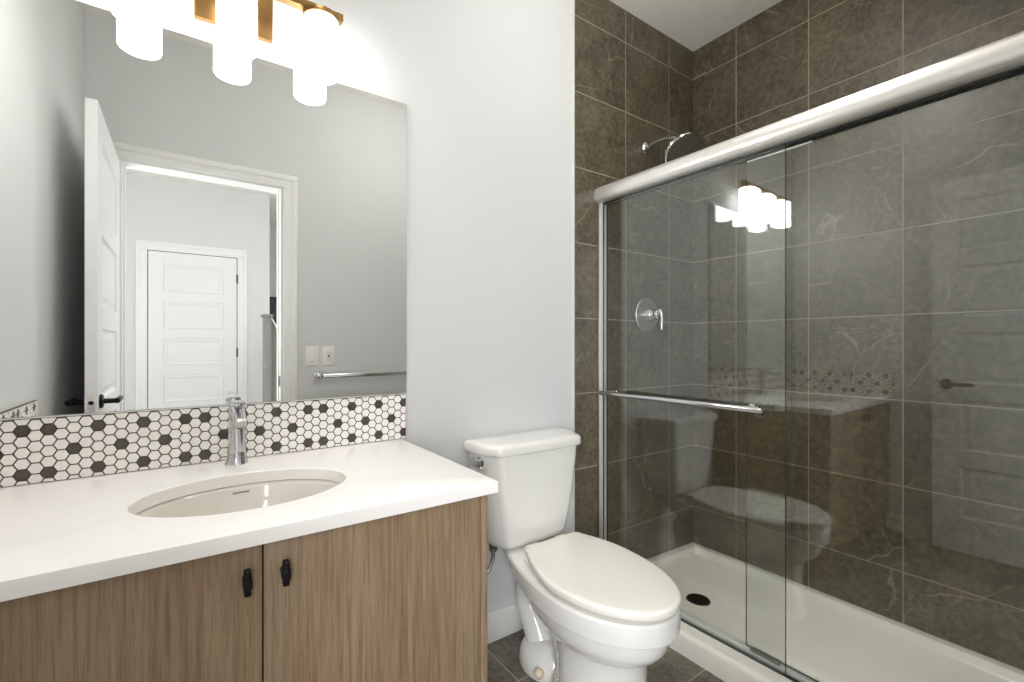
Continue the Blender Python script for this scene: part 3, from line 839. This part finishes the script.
obj('drain_grate', b, M_drain, sp_, 30, 'dark round drain grate')

# shower enclosure frame
GX_OUT, GX_IN = 1.534, 1.562
fr = thing('shower_enclosure', (1.55, 0, 0.08), 'satin metal shower enclosure frame of header rail, wall jamb and bottom track', 'shower frame')
b = BM()
prof = [(1.572, 1.767), (1.524, 1.767), (1.514, 1.770), (1.507, 1.776), (1.5025, 1.790), (1.5035, 1.804)]
for i in range(1, 9):                                 # rounded shoulder above an upright face
    a = PI - PI / 2 * i / 8
    prof.append((1.545 + 0.041 * math.cos(a), 1.806 + 0.037 * math.sin(a)))
prof += [(1.572, 1.843), (1.578, 1.838), (1.578, 1.772)]
ye = YF + 0.014
loft(b, [[(x, y, z) for x, z in prof] for y in (-0.0005, ye)]); obj('header_rail', b, M_steel, fr, 40)
b = BM(); box(b, 1.541, 1.5475, ye, -0.010, 1.761, 1.768); box(b, 1.570, 1.576, ye, -0.010, 1.761, 1.768); obj('header_seal', b, M_rubber, fr, 0, 'black seal under the header')
b = BM()
box(b, 1.531, 1.546, -0.022, -0.004, 0.083, 1.766, 0.001); box(b, 1.550, 1.563, -0.020, -0.004, 0.083, 1.766, 0.001)
obj('wall_jamb', b, M_alu, fr, 30)
b = BM(); box(b, 1.526, 1.580, -0.004, -0.0005, 0.082, 1.766, 0.0008); obj('jamb_backing', b, M_dull, fr, 30)
b = BM(); box(b, 1.563, 1.574, -0.018, -0.006, 0.082, 1.76); obj('jamb_seal', b, M_rubber, fr, 0, 'dark rubber seal in the jamb')
b = BM()
box(b, 1.526, 1.588, ye, -0.006, 0.0795, 0.0825, 0.0005); box(b, 1.546, 1.550, ye, -0.006, 0.082, 0.094, 0.0008); box(b, 1.576, 1.580, ye, -0.006, 0.082, 0.097, 0.0008)
obj('bottom_track', b, M_alu, fr, 30)
b = BM(); box(b, 1.530, 1.545, ye, -0.006, 0.0822, 0.0842); obj('track_seal', b, M_rubber, fr, 0, 'dark strip along the track')
b = BM(); box(b, 1.551, 1.575, -0.762, -0.672, 0.083, 0.100, 0.002); obj('door_guide', b, plain('guide_grey_plastic', lin(96, 96, 86), rough=0.5), fr, 30, 'small grey door guide block')

def glass_pane(name, x, y0, y1, z0, z1, parent):
    b = BM()
    t6 = 0.0045
    V = {}
    for i, xx in enumerate((x - t6, x + t6)):
        for j, yy in enumerate((y0, y1)):
            for k, zz in enumerate((z0, z1)):
                V[i, j, k] = b.verts.new((xx, yy, zz))
    for i in (0, 1): b.faces.new([V[i, 0, 0], V[i, 1, 0], V[i, 1, 1], V[i, 0, 1]]).material_index = 0
    for j in (0, 1): b.faces.new([V[0, j, 0], V[1, j, 0], V[1, j, 1], V[0, j, 1]]).material_index = 1
    for k in (0, 1): b.faces.new([V[0, 0, k], V[1, 0, k], V[1, 1, k], V[0, 1, k]]).material_index = 1
    return obj(name, b, [M_glass, M_glassedge], parent, 0)
od = thing('shower_door', (1.55, 0, 0.085), 'outer sliding glass shower door with a chrome towel bar, nearest the toilet', 'shower door')
glass_pane('glass_pane', GX_OUT + 0.002, -0.793, -0.027, 0.0855, 1.764, od)
b = BM(); BX = 1.486
tube(b, [(BX, -0.050, 0.919), (BX, -0.060, 0.919), (BX, -0.730, 0.919), (BX, -0.742, 0.919)], [0.0075, 0.0098, 0.0098, 0.0075], 20); rod = obj('towel_rod', b, M_chrome, od, 40)
for y in (-0.105, -0.690):
    b = BM(); lathe(b, [(0.0125, 0), (0.013, 0.003), (0.009, 0.006), (0.0085, GX_OUT - 0.0045 - BX)], (GX_OUT - 0.0045, y, 0.919), (-1, 0, 0), 20); obj('bar_mount', b, M_chrome, od, 40)
    b = BM(); lathe(b, [(0.0125, 0), (0.0125, 0.006), (0.010, 0.009), (0.004, 0.010)], (GX_OUT + 0.0045, y, 0.919), (1, 0, 0), 20); obj('bar_nut', b, M_dull, od, 40)
idr = thing('shower_door', (1.55, 0, 0.085), 'inner sliding glass shower door at the right, overlapping behind the outer one', 'shower door')
glass_pane('glass_pane', GX_IN, ye + 0.002, -0.655, 0.1005, 1.764, idr)
b = BM(); box(b, GX_IN - 0.006, GX_IN + 0.006, -0.86, -0.66, 1.750, 1.7565, 0.001); obj('hanger_strip', b, M_steel, idr, 30)
b = BM(); lathe(b, [(0.009, 0), (0.009, 0.004), (0.007, 0.012), (0.0125, 0.018), (0.0135, 0.028), (0.010, 0.033), (0.004, 0.034)], (GX_IN + 0.0045, -0.690, 0.892), (1, 0, 0), 24); obj('knob', b, M_dull, idr, 40, 'small grey metal knob')

for o in (fr, od, idr): o.rotation_euler.z = 0.018      # the enclosure stands a degree out of square with the walls
# shower head
sh = thing('overhead_shower', (1.865, 0, 2.101), 'chrome round rain shower head on an arm above the glass enclosure', 'shower head')
b = BM(); lathe(b, [(0.030, 0), (0.031, 0.003), (0.027, 0.009), (0.015, 0.014), (0.011, 0.016)], (1.865, 0, 2.101), (0, -1, 0), 32); obj('flange', b, M_chrome, sh, 40)
hd = Vector((1.855, -0.225, 2.000)); hn = Vector((-0.30, -0.56, -0.77)).normalized()
b = BM(); tube(b, smooth_path([(1.865, 0, 2.101), (1.865, -0.06, 2.109), (1.866, -0.13, 2.104), (1.868, -0.175, 2.078), hd - hn * 0.045], 8), 0.0095, 16); obj('arm', b, M_chrome, sh, 40)
b = BM(); lathe(b, [(0.010, -0.052), (0.018, -0.046), (0.018, -0.030), (0.014, -0.022), (0.04, -0.012), (0.088, -0.006), (0.094, -0.002), (0.095, 0.003), (0.092, 0.007), (0.087, 0.008)], hd, hn, 56); hdo = obj('head', b, M_chrome, sh, 40)
b = BM()
lathe(b, [(0.0865, 0.0065), (0.0865, 0.0082), (0.02, 0.0085)], hd, hn, 48)
qm = hn.to_track_quat('Z', 'Y').to_matrix()
for rr_, nn in ((0.022, 8), (0.044, 16), (0.066, 24), (0.080, 30)):
    for i in range(nn):
        p = hd + qm @ Vector((rr_ * math.cos(2 * PI * i / nn), rr_ * math.sin(2 * PI * i / nn), 0.008))
        lathe(b, [(0.0030, 0), (0.0024, 0.003)], p, hn, 8)
obj('spray_face', b, plain('spray_face_grey', lin(112, 105, 95), rough=0.3, metal=0.5), hdo, 30, 'grey spray plate with nozzles')

# shower valve
vx, vz = 1.868, H + 0.146
sv2 = thing('shower_valve', (vx, 0, vz), 'chrome round shower valve with lever on the tiled wall behind the glass', 'shower valve')
b = BM(); lathe(b, [(0.083, 0), (0.085, 0.002), (0.082, 0.006), (0.060, 0.010), (0.034, 0.012), (0.030, 0.013)], (vx, 0, vz), (0, -1, 0), 48); obj('plate', b, M_satin, sv2, 40)
b = BM(); lathe(b, [(0.030, 0.010), (0.030, 0.034), (0.026, 0.037), (0.024, 0.040), (0.026, 0.043), (0.026, 0.070), (0.022, 0.075), (0.010, 0.077)], (vx, 0, vz), (0, -1, 0), 36); obj('hub', b, M_chrome, sv2, 40)
b = BM()
tube(b, smooth_path([(vx, -0.064, vz + 0.022), (vx + 0.002, -0.080, vz + 0.012), (vx + 0.003, -0.088, vz - 0.02), (vx + 0.003, -0.086, vz - 0.075)], 6), [0.010, 0.0125, 0.0085, 0.006], 14); obj('lever', b, M_chrome, sv2, 40)
